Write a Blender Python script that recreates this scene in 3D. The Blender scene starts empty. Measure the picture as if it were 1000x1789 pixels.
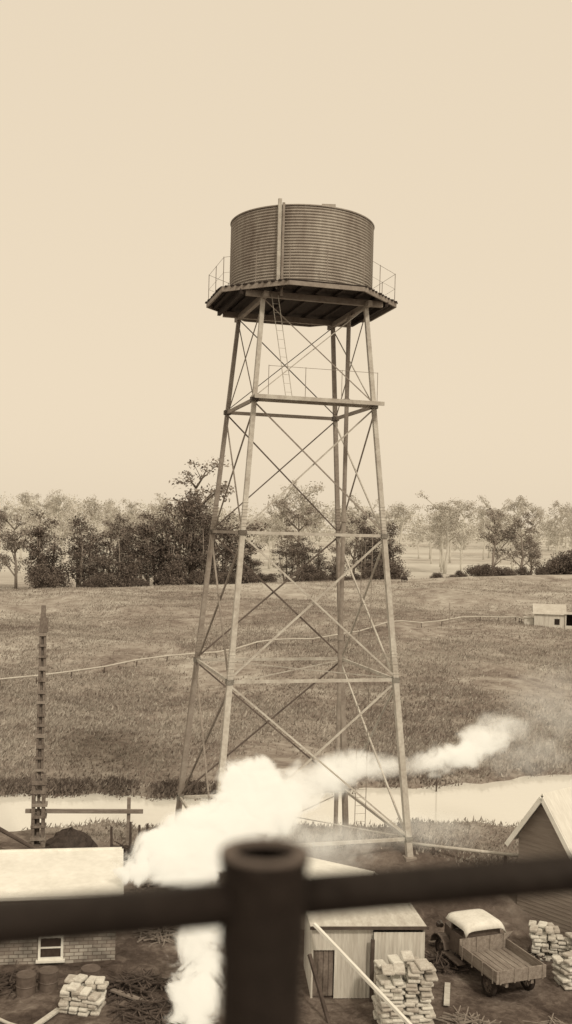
import bpy, math, random
import numpy as np
from mathutils import Vector, Matrix
random.seed(7); RS=np.random.RandomState(11)
scene=bpy.context.scene
scene.view_settings.view_transform='Standard'
scene.view_settings.look='None'
scene.view_settings.exposure=0
COL=scene.collection
R=math.radians
# ------------------------------------------------------------ materials
def sep(v):
    w=max(0,1-v)**3
    return (min(1,v*(1+.34*w)),v,v*(.86+.10*v),1)
def nt(name):
    m=bpy.data.materials.new(name); m.use_nodes=True
    n=m.node_tree; b=n.nodes['Principled BSDF']
    return m,n,b
def mat(name,dark,light,scale=3,rough=.8,bump=.3,stretch=(1,1,1),island=0,metal=0,fine=18,spec=.3):
    m,n,b=nt(name); N=n.nodes; L=n.links
    tc=N.new('ShaderNodeTexCoord'); mp=N.new('ShaderNodeMapping'); mp.inputs['Scale'].default_value=stretch
    L.new(tc.outputs['Object'],mp.inputs[0])
    a=N.new('ShaderNodeTexNoise'); a.inputs['Scale'].default_value=scale; a.inputs['Detail'].default_value=6
    c=N.new('ShaderNodeTexNoise'); c.inputs['Scale'].default_value=scale*fine/4; c.inputs['Detail'].default_value=4
    L.new(mp.outputs[0],a.inputs[0]); L.new(mp.outputs[0],c.inputs[0])
    mx=N.new('ShaderNodeMath'); mx.operation='MULTIPLY_ADD'; mx.inputs[1].default_value=.45
    L.new(c.outputs[0],mx.inputs[0])
    s=N.new('ShaderNodeMath'); s.operation='MULTIPLY'; s.inputs[1].default_value=.55
    L.new(a.outputs[0],s.inputs[0]); L.new(s.outputs[0],mx.inputs[2])
    last=mx.outputs[0]
    if island:
        g=N.new('ShaderNodeNewGeometry'); k=N.new('ShaderNodeMath'); k.operation='MULTIPLY_ADD'
        k.inputs[1].default_value=island; L.new(g.outputs['Random Per Island'],k.inputs[0])
        k2=N.new('ShaderNodeMath'); k2.operation='SUBTRACT'; k2.inputs[1].default_value=island/2
        L.new(last,k2.inputs[0]); L.new(k2.outputs[0],k.inputs[2]); last=k.outputs[0]
    r=N.new('ShaderNodeValToRGB'); r.color_ramp.elements[0].position=.32; r.color_ramp.elements[1].position=.68
    r.color_ramp.elements[0].color=sep(dark); r.color_ramp.elements[1].color=sep(light)
    L.new(last,r.inputs[0]); L.new(r.outputs[0],b.inputs['Base Color'])
    b.inputs['Roughness'].default_value=rough; b.inputs['Metallic'].default_value=metal
    b.inputs['Specular IOR Level'].default_value=spec
    if bump:
        bp=N.new('ShaderNodeBump'); bp.inputs['Strength'].default_value=bump; bp.inputs['Distance'].default_value=.03
        L.new(mx.outputs[0],bp.inputs['Height']); L.new(bp.outputs[0],b.inputs['Normal'])
    return m
M_light=mat('pale_and_sunlit_steel',.34,.60,2,.65,.2)  # pale steel; on the tower frame it paints in the sunlit side
M_steel=mat('grey_and_shaded_steel',.18,.34,2,.65,.2)  # grey steel; on the tower frame it paints in the shaded side
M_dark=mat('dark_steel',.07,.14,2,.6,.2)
M_timber=mat('weathered_timber',.14,.30,1.5,.85,.4,(1,6,6))
M_mast=mat('tarred_mast_timber',.08,.26,2.5,.85,.4,(2,2,1))
M_timberd=mat('dark_timber',.04,.10,2,.85,.4)
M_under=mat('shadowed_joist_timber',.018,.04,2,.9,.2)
M_tank=mat('corrugated_galvanised_iron',.22,.42,1.2,.65,.1,(1,1,.25))
M_rail=mat('dark_iron_pipe',.012,.024,14,.6,.2,spec=.25)
M_rim=mat('lighter_pipe_rim',.07,.12,20,.7,.2)  # top rim lighter than the rest of the pipe
M_bore=mat('black_pipe_bore',.003,.005,20,.95,.2,spec=.02)  # near-black inner wall, much darker than the outer pipe
M_white=mat('whitewashed_surface',.70,.88,1.2,.8,.1)
M_pale=mat('pale_corrugated_iron',.42,.70,1.2,.7,.2,(4,1,.4))
M_paleroof=mat('pale_roof_iron',.62,.82,1.0,.7,.2,(1,4,1))
M_pipe=mat('dull_pipe_iron',.40,.58,1.0,.7,.2)
M_weather=mat('brown_weatherboard',.18,.28,1.5,.85,.3,(.5,.5,6))
M_black=mat('dark_opening',.012,.03,3,.9,0)
M_door=mat('dark_shed_door',.10,.24,3,.9,.2)  # door boards darker than the shed walls
M_tyre=mat('tyre_rubber',.02,.035,6,.9,.2)
M_bodyp=mat('truck_body_paint',.06,.12,3,.5,.1)
M_tray=mat('worn_truck_boards',.14,.32,1.5,.85,.4,(6,1,6))
M_canvas=mat('pale_canvas_top',.62,.85,3,.85,.2)
M_sack=mat('pale_stacked_sacking',.38,.70,5,.9,.4,island=.35)
M_bark=mat('gum_bark',.16,.32,1,.9,.3,(3,3,.5))
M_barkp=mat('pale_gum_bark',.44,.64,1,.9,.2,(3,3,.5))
M_leafd=mat('dark_foliage',.055,.18,.35,.8,0,island=.55)  # dark leaf tone lifted to put some haze into the colour
M_leafm=mat('mid_foliage',.15,.34,.3,.8,0,island=.4)
M_leafp=mat('haze_paled_gum_foliage',.34,.54,.25,.85,0,island=.3)  # leaf colour paled to paint distance haze onto the gums
M_wood=mat('haze_paled_woodland_foliage',.46,.62,.06,.9,0,island=.2)  # palest leaf colour, distance haze painted in
M_grass=mat('dry_grass',.17,.42,.12,.9,0,(.6,1,1),island=.34)
M_reed=mat('bank_reeds',.08,.22,.3,.9,0,island=.4)
M_glass=mat('dusty_glass',.03,.06,2,.15,0,spec=.5)
M_tarp=mat('dark_tarpaulin',.02,.06,3,.7,.4)
M_hide=mat('dark_cow_hide',.02,.05,5,.8,0)
def brick_mat():
    m,n,b=nt('painted_brickwork'); N=n.nodes;L=n.links
    tc=N.new('ShaderNodeTexCoord'); s=N.new('ShaderNodeSeparateXYZ'); c=N.new('ShaderNodeCombineXYZ')
    L.new(tc.outputs['Object'],s.inputs[0]); ad=N.new('ShaderNodeMath'); L.new(s.outputs[0],ad.inputs[0]); L.new(s.outputs[1],ad.inputs[1])
    L.new(ad.outputs[0],c.inputs[0]); L.new(s.outputs[2],c.inputs[1])
    t=N.new('ShaderNodeTexBrick'); L.new(c.outputs[0],t.inputs[0])
    t.inputs['Color1'].default_value=sep(.48);t.inputs['Color2'].default_value=sep(.26);t.inputs['Mortar'].default_value=sep(.15)
    t.inputs['Scale'].default_value=1; t.inputs['Mortar Size'].default_value=.012
    t.inputs['Brick Width'].default_value=.27; t.inputs['Row Height'].default_value=.11
    nz=N.new('ShaderNodeTexNoise'); nz.inputs['Scale'].default_value=1.8; nz.inputs['Detail'].default_value=7; L.new(tc.outputs['Object'],nz.inputs[0])
    mm=N.new('ShaderNodeMixRGB'); mm.blend_type='MULTIPLY'; mm.inputs[0].default_value=.75
    rr=N.new('ShaderNodeValToRGB'); rr.color_ramp.elements[0].position=.38; rr.color_ramp.elements[0].color=(.35,.35,.35,1); rr.color_ramp.elements[1].position=.6; L.new(nz.outputs[0],rr.inputs[0])
    L.new(t.outputs[0],mm.inputs[1]); L.new(rr.outputs[0],mm.inputs[2])
    L.new(mm.outputs[0],b.inputs['Base Color']); b.inputs['Roughness'].default_value=.9
    bp=N.new('ShaderNodeBump'); bp.inputs['Strength'].default_value=.5; bp.invert=True; L.new(t.outputs['Fac'],bp.inputs['Height']); L.new(bp.outputs[0],b.inputs['Normal'])
    return m
M_brick=brick_mat()
# ------------------------------------------------------------ mesh builder
class MB:
    def __init__(s): s.v=[];s.f=[]
    def add(s,vs,fs):
        o=len(s.v); s.v+= [tuple(x) for x in vs]; s.f+=[tuple(i+o for i in f) for f in fs]; return s
    def box(s,c,d,rz=0,rx=0):
        m=Matrix.Rotation(rz,3,'Z')@Matrix.Rotation(rx,3,'X')
        vs=[Vector(c)+m@Vector((x*d[0]/2,y*d[1]/2,z*d[2]/2)) for x in(-1,1) for y in(-1,1) for z in(-1,1)]
        return s.add(vs,[(0,1,3,2),(4,6,7,5),(0,4,5,1),(2,3,7,6),(0,2,6,4),(1,5,7,3)])
    def beam(s,p,q,w,h,w2=None,h2=None):
        p=Vector(p);q=Vector(q);d=(q-p).normalized(); w2=w2 or w;h2=h2 or h
        up=Vector((0,0,1)) if abs(d.z)<.9 else Vector((0,1,0))
        a=d.cross(up).normalized(); b=a.cross(d).normalized()
        vs=[c+a*(x*ww/2)+b*(y*hh/2) for c,ww,hh in((p,w,h),(q,w2,h2)) for x,y in((-1,-1),(1,-1),(1,1),(-1,1))]
        return s.add(vs,[(0,3,2,1),(4,5,6,7),(0,1,5,4),(1,2,6,5),(2,3,7,6),(3,0,4,7)])
    def tube(s,pts,rs,n=8,cap=True):
        if not hasattr(rs,'__len__'): rs=[rs]*len(pts)
        P=[Vector(p) for p in pts]; vs=[];fs=[]
        for i,p in enumerate(P):
            d=(P[min(i+1,len(P)-1)]-P[max(i-1,0)]).normalized()
            up=Vector((0,0,1)) if abs(d.z)<.9 else Vector((0,1,0))
            a=d.cross(up).normalized(); b=a.cross(d)
            for k in range(n):
                t=2*math.pi*k/n; vs.append(p+(a*math.cos(t)+b*math.sin(t))*rs[i])
        for i in range(len(P)-1):
            for k in range(n):
                fs.append((i*n+k,i*n+(k+1)%n,(i+1)*n+(k+1)%n,(i+1)*n+k))
        if cap: fs+=[tuple(range(n))[::-1],tuple(range((len(P)-1)*n,len(P)*n))]
        return s.add(vs,fs)
    def lathe(s,prof,n=48,c=(0,0,0),cap=False):
        vs=[];fs=[]
        for r,z in prof:
            for k in range(n):
                t=2*math.pi*k/n; vs.append((c[0]+r*math.cos(t),c[1]+r*math.sin(t),c[2]+z))
        m=len(prof)
        for i in range(m-1):
            for k in range(n): fs.append((i*n+k,i*n+(k+1)%n,(i+1)*n+(k+1)%n,(i+1)*n+k))
        if cap: fs+=[tuple(range(n))[::-1],tuple(range((m-1)*n,m*n))]
        return s.add(vs,fs)
    def mesh(s,name,mt,smooth=False):
        me=bpy.data.meshes.new(name); me.from_pydata(s.v,[],s.f); me.materials.append(mt)
        if smooth: me.polygons.foreach_set('use_smooth',[True]*len(me.polygons))
        me.update(); return me
    def obj(s,name,mt,parent=None,smooth=False,bevel=0,loc=(0,0,0),label=None):
        o=bpy.data.objects.new(name,s.mesh(name,mt,smooth)); COL.objects.link(o); o.location=loc
        if parent: o.parent=parent
        if bevel:
            b=o.modifiers.new('bevel','BEVEL'); b.width=bevel; b.segments=2
        if label: o['label']=label
        return o
def tag(o,label,cat,group=None,kind=None):
    o['label']=label; o['category']=cat
    if group: o['group']=group
    if kind: o['kind']=kind
    return o
def thing(name,label,cat,loc=(0,0,0),rz=0,group=None,kind=None):
    o=bpy.data.objects.new(name,None); COL.objects.link(o); o.location=loc; o.rotation_euler=(0,0,rz); o.empty_display_size=.3
    return tag(o,label,cat,group,kind)
def polymesh(name,V,k,mt):
    V=np.asarray(V,dtype=np.float32).reshape(-1,3); n=len(V)//k
    me=bpy.data.meshes.new(name); me.vertices.add(len(V)); me.vertices.foreach_set('co',V.ravel())
    me.loops.add(n*k); me.loops.foreach_set('vertex_index',np.arange(n*k,dtype=np.int32))
    me.polygons.add(n); me.polygons.foreach_set('loop_start',np.arange(0,n*k,k,dtype=np.int32))
    me.materials.append(mt); me.update(calc_edges=True); me.validate(); return me
# ------------------------------------------------------------ terrain
G0=-13.0
def sst(a): a=np.clip(a,0,1); return a*a*(3-2*a)
def crest_y(t): return 168+70*np.clip(t,-.45,.45)
def ground(x,y):
    x=np.asarray(x,float); y=np.asarray(y,float); yy=np.maximum(y,1)
    xc=np.clip(x,-45,45)
    farb=55.0+np.where(xc>0,.40,.08)*xc + .35*np.sin(x*.45)+.25*np.sin(x*1.3+1)+.15*np.sin(x*3.1)
    nearb=46.9+.12*xc+.45*np.sin(x*.8+2)+.25*np.sin(x*2.3)
    t=np.clip(x/yy,-.45,.45)
    Yc=168+70*t; off=87-100*t; zc=-off*Yc/1790
    p=(y-farb-1)/(Yc-farb-1)
    pw=sst((y-farb-2)/14)
    hill=-13.9+(zc+13.9)*p + pw*(.38*np.sin(x*.09+y*.11)*np.sin(y*.05+1)+.18*np.sin(x*.31+y*.2)+.10*np.sin(y*.7+x*.12))
    q=y-Yc
    back=zc-1.2*sst(q/22)+(3.0-zc)*sst((q-25)/420)
    w=sst((q+8)/16)
    land=hill*(1-w)+np.where(q>0,back,zc)*w
    yard=G0+.05*np.sin(x*.7+y*.4)+.04*np.sin(x*1.9-y*1.3)+1.8*np.exp(-((x-4.6)/4.6)**2-((y-37.6)/3.2)**2)
    bed=-15.4
    z=np.where(y<(nearb+farb)/2, yard+(bed-yard)*sst((y-nearb+1.4)/3.0), bed+(land-bed)*sst((y-farb+1.4)/2.6))
    return z
def gz(x,y): return float(ground(x,y))
def axis(segs):
    out=[]
    for a,b,n in segs: out+=list(np.linspace(a,b,n,endpoint=False))
    out.append(segs[-1][1]); return np.array(out)
xs=axis([(-4000,-400,10),(-400,-90,20),(-90,-30,60),(-30,30,150),(30,90,60),(90,400,20),(400,4000,10)])
ys=axis([(-600,10,12),(10,30,20),(30,76,140),(76,240,150),(240,700,60),(700,5000,14)])
XX,YY=np.meshgrid(xs,ys); ZZ=ground(XX,YY)
nx,ny=len(xs),len(ys)
me=bpy.data.meshes.new('ground')
V=np.stack([XX,YY,ZZ],-1).reshape(-1,3)
I=(np.arange(ny-1)[:,None]*nx+np.arange(nx-1)[None,:]).ravel()
F=np.stack([I,I+1,I+1+nx,I+nx],-1)
me.from_pydata(V.tolist(),[],F.tolist()); me.polygons.foreach_set('use_smooth',[True]*len(me.polygons)); me.update()
go=bpy.data.objects.new('ground',me); COL.objects.link(go); tag(go,'grassy hillside paddock and bare earth yard','ground',kind='structure')
m,n,b=nt('earth_and_grass'); N=n.nodes;L=n.links
geo=N.new('ShaderNodeNewGeometry'); sp=N.new('ShaderNodeSeparateXYZ'); L.new(geo.outputs['Position'],sp.inputs[0])
def noise(scale,st,detail=7,rough=.6,dist=.6):
    mp=N.new('ShaderNodeMapping'); mp.inputs['Scale'].default_value=st; L.new(geo.outputs['Position'],mp.inputs[0])
    a=N.new('ShaderNodeTexNoise'); a.inputs['Scale'].default_value=scale; a.inputs['Detail'].default_value=detail; a.inputs['Roughness'].default_value=rough
    a.inputs['Distortion'].default_value=dist
    L.new(mp.outputs[0],a.inputs[0]); return a.outputs[0]
def ramp(src,stops):
    r=N.new('ShaderNodeValToRGB'); e=r.color_ramp.elements
    e[0].position=stops[0][0]; e[0].color=sep(stops[0][1]); e[1].position=stops[-1][0]; e[1].color=sep(stops[-1][1])
    for p,c in stops[1:-1]:
        k=e.new(p); k.color=sep(c)
    L.new(src,r.inputs[0]); return r.outputs[0]
def math2(op,a,bv,c=None):
    k=N.new('ShaderNodeMath'); k.operation=op; 
    for i,z in enumerate((a,bv,c)):
        if z is None: continue
        if isinstance(z,(int,float)): k.inputs[i].default_value=z
        else: L.new(z,k.inputs[i])
    return k.outputs[0]
def mrange(src,a,bb,c=0,d=1):
    k=N.new('ShaderNodeMapRange'); L.new(src,k.inputs[0]); 
    for i,z in enumerate((a,bb,c,d)): k.inputs[i+1].default_value=z
    return k.outputs[0]
def mix(f,a,c):
    k=N.new('ShaderNodeMixRGB'); L.new(f,k.inputs[0]); L.new(a,k.inputs[1]); L.new(c,k.inputs[2]); return k.outputs[0]
big=noise(.05,(.6,.8,1)); med=noise(.20,(.6,.6,1),9,.70,1.5); fine=noise(1.3,(.7,.7,1),9,.75,1)
gsum=math2('ADD',math2('ADD',math2('MULTIPLY',big,.34),math2('MULTIPLY',med,.46)),math2('MULTIPLY',fine,.32))
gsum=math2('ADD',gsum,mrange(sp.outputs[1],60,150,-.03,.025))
grass=ramp(gsum,[(.44,.10),(.51,.20),(.57,.31),(.66,.48)])
dn=math2('ADD',math2('MULTIPLY',noise(.5,(1,1,1)),.6),math2('MULTIPLY',noise(4,(1,1,1),8,.7),.4))
dirt=ramp(dn,[(.36,.035),(.48,.09),(.57,.17),(.68,.34)])
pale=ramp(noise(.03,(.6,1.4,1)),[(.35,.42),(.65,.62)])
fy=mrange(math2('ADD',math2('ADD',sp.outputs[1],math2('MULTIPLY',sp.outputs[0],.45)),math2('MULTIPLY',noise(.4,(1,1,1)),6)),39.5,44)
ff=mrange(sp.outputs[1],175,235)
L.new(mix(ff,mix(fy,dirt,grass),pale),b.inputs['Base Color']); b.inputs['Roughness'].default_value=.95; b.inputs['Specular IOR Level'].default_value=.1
bp=N.new('ShaderNodeBump'); bp.inputs['Strength'].default_value=.8; bp.inputs['Distance'].default_value=.4; L.new(gsum,bp.inputs['Height']); L.new(bp.outputs[0],b.inputs['Normal'])
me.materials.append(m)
# river
mb=MB(); mb.add([(-300,40,-14.25),(300,40,-14.25),(300,95,-14.25),(-300,95,-14.25)],[(0,1,2,3)])
mw,n2,b2=nt('river_water'); b2.inputs['Base Color'].default_value=sep(.76); b2.inputs['Roughness'].default_value=.08  # pale base colour paints the bright sky reflection into the water
tn=n2.nodes.new('ShaderNodeTexNoise'); tn.inputs['Scale'].default_value=2; b3=n2.nodes.new('ShaderNodeBump'); b3.inputs['Strength'].default_value=.15; b3.inputs['Distance'].default_value=.04
tg=n2.nodes.new('ShaderNodeNewGeometry'); n2.links.new(tg.outputs['Position'],tn.inputs[0]); n2.links.new(tn.outputs[0],b3.inputs['Height']); n2.links.new(b3.outputs[0],b2.inputs['Normal'])
tag(mb.obj('river',mw),'still pale river below the hillside','river',kind='structure')
# ------------------------------------------------------------ grass
def tufts(N_,ylo,yhi,hmin,hmax,name,mt,tr=.42,k=4,filt=None,wd=1,spread=.3):
    t=RS.uniform(-tr,tr,N_); u=RS.rand(N_); y=1/((1/ylo)*(1-u)+(1/yhi)*u)*.5+ (ylo+(yhi-ylo)*u)*.5; x=t*y
    if filt is not None:
        kx=filt(x,y); x=x[kx];y=y[kx]
    z=ground(x,y); n=len(x); out=np.zeros((n,k,3,3))
    h=RS.uniform(hmin,hmax,n)
    for j in range(k):
        a=RS.uniform(0,6.28,n); w=RS.uniform(.03,.07,n)*(1+h)*wd; dx=np.cos(a)*w;dy=np.sin(a)*w
        ox=RS.normal(0,spread,n);oy=RS.normal(0,spread,n); lx=RS.normal(.3,.4,n)*h;ly=RS.normal(0,.4,n)*h; hh=h*RS.uniform(.5,1.1,n)
        out[:,j,0]=np.stack([x+ox-dx,y+oy-dy,z-.05],-1); out[:,j,1]=np.stack([x+ox+dx,y+oy+dy,z-.05],-1)
        out[:,j,2]=np.stack([x+ox+lx,y+oy+ly,z+hh],-1)
    return polymesh(name,out,3,mt)
def cl(x,y):
    v=np.sin(x*.22+1.3*np.sin(y*.07))+np.sin(y*.19+x*.05)+np.sin(x*.51-y*.13)*.6
    return (ground(x,y)>-14.1)&((v+RS.normal(0,1,len(x)))>-.5)
gm=tufts(100000,56,180,.08,.30,'grass',M_grass,filt=cl,spread=.4)
o=bpy.data.objects.new('grass',gm); COL.objects.link(o); tag(o,'dry tussock grass covering the hillside','grass',kind='stuff')
gm=tufts(16000,36,50,.05,.18,'grass',M_grass,filt=lambda x,y:(ground(x,y)>-14.1)&(y+.45*x>39.5),wd=.7)
o=bpy.data.objects.new('bank_grass',gm); COL.objects.link(o); tag(o,'tufted grass along the near river bank','grass',kind='stuff')
def bankf(x,y):
    g=ground(x,y); v=np.sin(x*.9)+np.sin(x*2.1+1)+.7*np.sin(x*.33)
    return (g>-14.6)&(g<-13.85)&(y>50)&(((x<-1)&(v>-1.0))|((x>=-1)&(v>.2)&(RS.rand(len(x))<.35)))
gm=tufts(70000,51,70,.08,.28,'reeds',M_reed,filt=bankf,wd=1.0)
o=bpy.data.objects.new('reeds',gm); COL.objects.link(o); tag(o,'dark reeds fringing the far river bank','reeds',kind='stuff')
# ------------------------------------------------------------ trees
def leaves(cs,rs,nl,sz,seed,flat=.72):
    r=np.random.RandomState(seed); out=[]
    for c,rad,n_ in zip(cs,rs,nl):
        d=np.clip(r.normal(0,1,(n_,3)),-2.1,2.1)
        p=np.array(c)+d*np.array([rad,rad,rad*flat])*.55
        a=r.normal(0,1,(n_,3)); a/=np.linalg.norm(a,axis=1)[:,None]
        q=r.normal(0,1,(n_,3)); bb=np.cross(a,q); bb/=np.linalg.norm(bb,axis=1)[:,None]+1e-6
        s=sz*r.uniform(.45,1.3,(n_,1))
        out.append(np.stack([p-a*s,p-bb*s*.5,p+a*s,p+bb*s*.5],1))
    return np.concatenate(out)
def tree_meshes(kind,seed):
    r=random.Random(seed); mb=MB(); cs=[];rs=[];nl=[]
    H=15.
    if kind=='dense':
        stems=[(r.uniform(-1.8,1.8),r.uniform(-1,1),r.uniform(.6,.95)) for _ in range(3)]
        stems[0]=(stems[0][0]*.4,0,1.0)
        wob=[r.uniform(.4,1.4) for _ in range(8)]
        for sx,sy,hh in stems:
            mb.tube([(sx*.2,sy*.2,-.5),(sx*.6,sy*.5,H*.25*hh),(sx,sy,H*.55*hh),(sx*1.3,sy,H*.9*hh)],[.34,.26,.16,.04],6)
        for i in range(46):
            sx,sy,hh=stems[i%3]; u=r.random(); z=H*hh*(.20+.77*u)
            prof=(math.sin(math.pi*(.10+.80*u)))**.8
            a=r.uniform(0,6.28); w=3.2*prof*r.uniform(.15,1.0)*wob[int(u*7.99)]
            c=(sx*1.1+math.cos(a)*w,sy+math.sin(a)*w,z+r.uniform(-.4,.6))
            cs.append(c); rad=r.uniform(.6,1.4); rs.append(rad); nl.append(int(85*rad*rad))
            if i%2==0: mb.tube([(sx*.8,sy*.7,max(.8,z-1.6)),c],[.09,.03],5)
        sz=.20; ml,mbk=M_leafd,M_bark
    elif kind=='shrub':
        for i in range(18):
            a=r.uniform(0,6.28); w=r.uniform(0,7.5); z=r.uniform(1.5,11)*(1-w/14)
            c=(math.cos(a)*w*1.2,math.sin(a)*w,z); cs.append(c); rad=r.uniform(2.2,4.2); rs.append(rad); nl.append(int(26*rad*rad))
            mb.tube([(0,0,-.5),c],[.2,.04],5)
        sz=.5; ml,mbk=M_leafd,M_bark
    else:
        pts=[(0,0,-.5)]; x=y=0
        for i in range(1,6):
            x+=r.uniform(-.5,.5); y+=r.uniform(-.4,.4); pts.append((x,y,H*.16*i))
        mb.tube(pts,[.36,.30,.26,.21,.14,.07],7)
        nb=12 if kind=='gum' else 18
        for i in range(nb):
            k=r.randint(1 if kind!='gum' else 3,5); p0=Vector(pts[k]); a=r.uniform(0,6.28); ln=r.uniform(1.4,4.2)*(1.25-.1*k)
            mid=p0+Vector((math.cos(a)*ln*.5,math.sin(a)*ln*.5,ln*.5)); e=p0+Vector((math.cos(a)*ln,math.sin(a)*ln,ln*r.uniform(.5,1.2)))
            e.z=min(e.z,H)
            mb.tube([p0,mid,e],[.14,.10,.05],5)
            for j in range(3):
                f=e+Vector((r.uniform(-1.1,1.1),r.uniform(-1.1,1.1),r.uniform(-.7,.8))) if j else e
                mb.tube([mid,f],[.06,.03],4)
                rad=r.uniform(.5,1.3); cs.append(tuple(f)); rs.append(rad); nl.append(int((42 if kind=='gum' else 60)*rad*rad))
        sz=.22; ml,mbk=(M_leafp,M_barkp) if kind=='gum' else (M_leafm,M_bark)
    lv=leaves(cs,rs,nl,sz,seed)
    return mb.mesh('trunk',mbk,True),polymesh('crown',lv,4,ml)
TM={}
for kind,n_ in(('dense',7),('shrub',5),('gum',8),('sparse',6)):
    TM[kind]=[tree_meshes(kind,100*len(TM)+i+1) for i in range(n_)]
def put_tree(kind,x,y,h,i,label,group,wide=1,name='tree'):
    tk,cr=TM[kind][i%len(TM[kind])]; s=h/15.
    e=thing(name,label,'tree' if name!='shrub' else 'shrub',(x,y,gz(x,y)-.1),random.uniform(0,6.28),group)
    e.scale=(s*wide,s*wide,s)
    for me_,nm in((tk,'trunk'),(cr,'crown')):
        o=bpy.data.objects.new(nm,me_); COL.objects.link(o); o.parent=e
GD='dark trees behind the paddock crest'
near=[(-.238,11,3.8),(-.230,16,.6),(-.201,11,2.8),(-.192,14,1.0),(-.183,17,-1.2),(-.160,12,2.6),(-.150,14,.4),(-.133,12,4.2),(-.124,15,5.0),(-.115,12,2.4),(-.101,13,7.0),(-.091,15,8.2),(-.080,13,5.8),(-.070,14,2.8),(-.060,16,4.0),(-.044,20,.2),(-.032,24,-2.2),(-.33,16,3),
 (.002,25,-2.2),(.018,28,-.4),(.032,26,-2.0),(.076,27,5.0),(.087,28,1.8),(.103,27,3.0),(.31,32,0)]
for i,(t,sb,tz) in enumerate(near):
    y=float(crest_y(t))+sb; x=t*y; top=tz*y/200; h=top-gz(x,y)
    put_tree('dense',x,y,h,i,'dark bushy tree standing behind the grassy crest',GD,wide=random.uniform(.95,1.2)*13/max(h,9))
mid=[(-.076,22,13.4,0),(-.262,26,2.4,1),(-.289,24,4.0,5),(-.172,30,2.6,3),(-.142,32,3.6,4),(.012,42,6.0,3),(.066,36,3.6,0),(.205,30,5.6,1),(.232,28,5.0,3),(.240,34,2.6,4),(-.31,30,4,1),(.295,50,4.6,5)]
for t,sb,tz,i in mid:
    y=float(crest_y(t))+sb; x=t*y; h=tz*y/200-gz(x,y)
    put_tree('sparse',x,y,h,i,'open grey-leaved gum tree beyond the crest',GD,random.uniform(.85,1.2))
for i in range(60):
    t=-.31+i*.0103+random.uniform(-.005,.005)
    if .108<t<.140 or (-.30<t<-.25) or abs(t+.216)<.008 or abs(t+.172)<.004: continue
    sb=random.uniform(3,10) if t<.0 else random.uniform(6,22)
    h=random.choice([1.8,2.6,3.4,5.0]) if t<.12 else random.choice([2.0,2.6,3.4,4.2])
    if t>.262: h=random.uniform(5.5,8)
    if -.04<t<0: h*=.8
    y=float(crest_y(t))+sb
    put_tree('shrub',t*y,y,h,i,'low dark shrub at the paddock edge','shrubs along the paddock edge',random.uniform(.8,1.1),'shrub')
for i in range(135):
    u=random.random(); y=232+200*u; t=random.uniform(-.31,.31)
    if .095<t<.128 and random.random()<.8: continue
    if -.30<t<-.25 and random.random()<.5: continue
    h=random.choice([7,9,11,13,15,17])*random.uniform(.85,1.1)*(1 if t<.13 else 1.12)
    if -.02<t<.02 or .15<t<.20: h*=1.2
    put_tree('gum',t*y,y,h,i,'haze-paled slender gum tree on the distant paddock','pale gum trees beyond the crest',random.uniform(.8,1.25))
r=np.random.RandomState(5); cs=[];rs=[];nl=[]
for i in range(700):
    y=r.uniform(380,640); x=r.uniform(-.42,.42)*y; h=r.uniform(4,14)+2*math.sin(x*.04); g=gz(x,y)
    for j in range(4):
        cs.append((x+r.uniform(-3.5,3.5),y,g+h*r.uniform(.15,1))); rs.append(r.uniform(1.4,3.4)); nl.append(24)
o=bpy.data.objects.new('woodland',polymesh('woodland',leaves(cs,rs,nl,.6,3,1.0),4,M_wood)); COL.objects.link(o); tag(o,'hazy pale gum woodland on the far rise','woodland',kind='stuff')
# ------------------------------------------------------------ water tower
TC=Vector((.32,39.07,G0)); TR=R(15.5)
T=thing('water_tower','tall steel lattice water tower with corrugated round tank','water tower',TC,TR)
def W2L(p): 
    return Matrix.Rotation(-TR,3,'Z')@(Vector(p)-TC)
def L2W(p):
    return Matrix.Rotation(TR,3,'Z')@Vector(p)+TC
def S(z): return (5.27-.163*z)/2
def corner(i,z):
    s=S(z); a,b_=[(-1,-1),(1,-1),(1,1),(-1,1)][i]
    return Vector((a*s,b_*s,z-G0))
ZT=8.48
LV=[ZT,4.73,0.,-5.17,-10.8]
legm=[M_light,M_light,M_steel,M_steel]  # sunlight painted per leg: front pair pale, back pair darker
for i in range(4):
    mb=MB(); wf=L2W(corner(i,-12)); zf=gz(wf.x,wf.y)
    zs=[ZT,4.73,0,-5.17,min(-10.8,zf+.2),min(zf-.2,-11.2)]; ws=[.15,.16,.17,.20,.22,.23]
    for k in range(5):
        p,q=corner(i,zs[k]),corner(i,zs[k+1])
        mb.beam(p,q,ws[k],ws[k],ws[k+1],ws[k+1])
    for zc in(.0,-5.17):
        for j in range(8):
            c=corner(i,zc+.22+j*.12); w=.20 if zc==0 else .225
            mb.box(c,(w,w,.03))
    mb.obj('leg',legm[i],T,bevel=.008)
    c=corner(i,zf); c.z=zf-G0-.05; MB().box(c,(.42,.42,.2)).obj('footing',M_timber,T,bevel=.03)
for li,z in enumerate(LV[1:]):
    for i in range(4):
        p,q=corner(i,z),corner((i+1)%4,z)
        mb=MB(); h=.13 if li==0 else .11
        mb.beam(p,q,.08,h)
        for e in(p,q): mb.box(e,(.26,.26,.17))
        mb.obj('girt',M_light if i==0 or li>1 else M_steel,T)  # front girts get the sunlit steel tone
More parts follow.
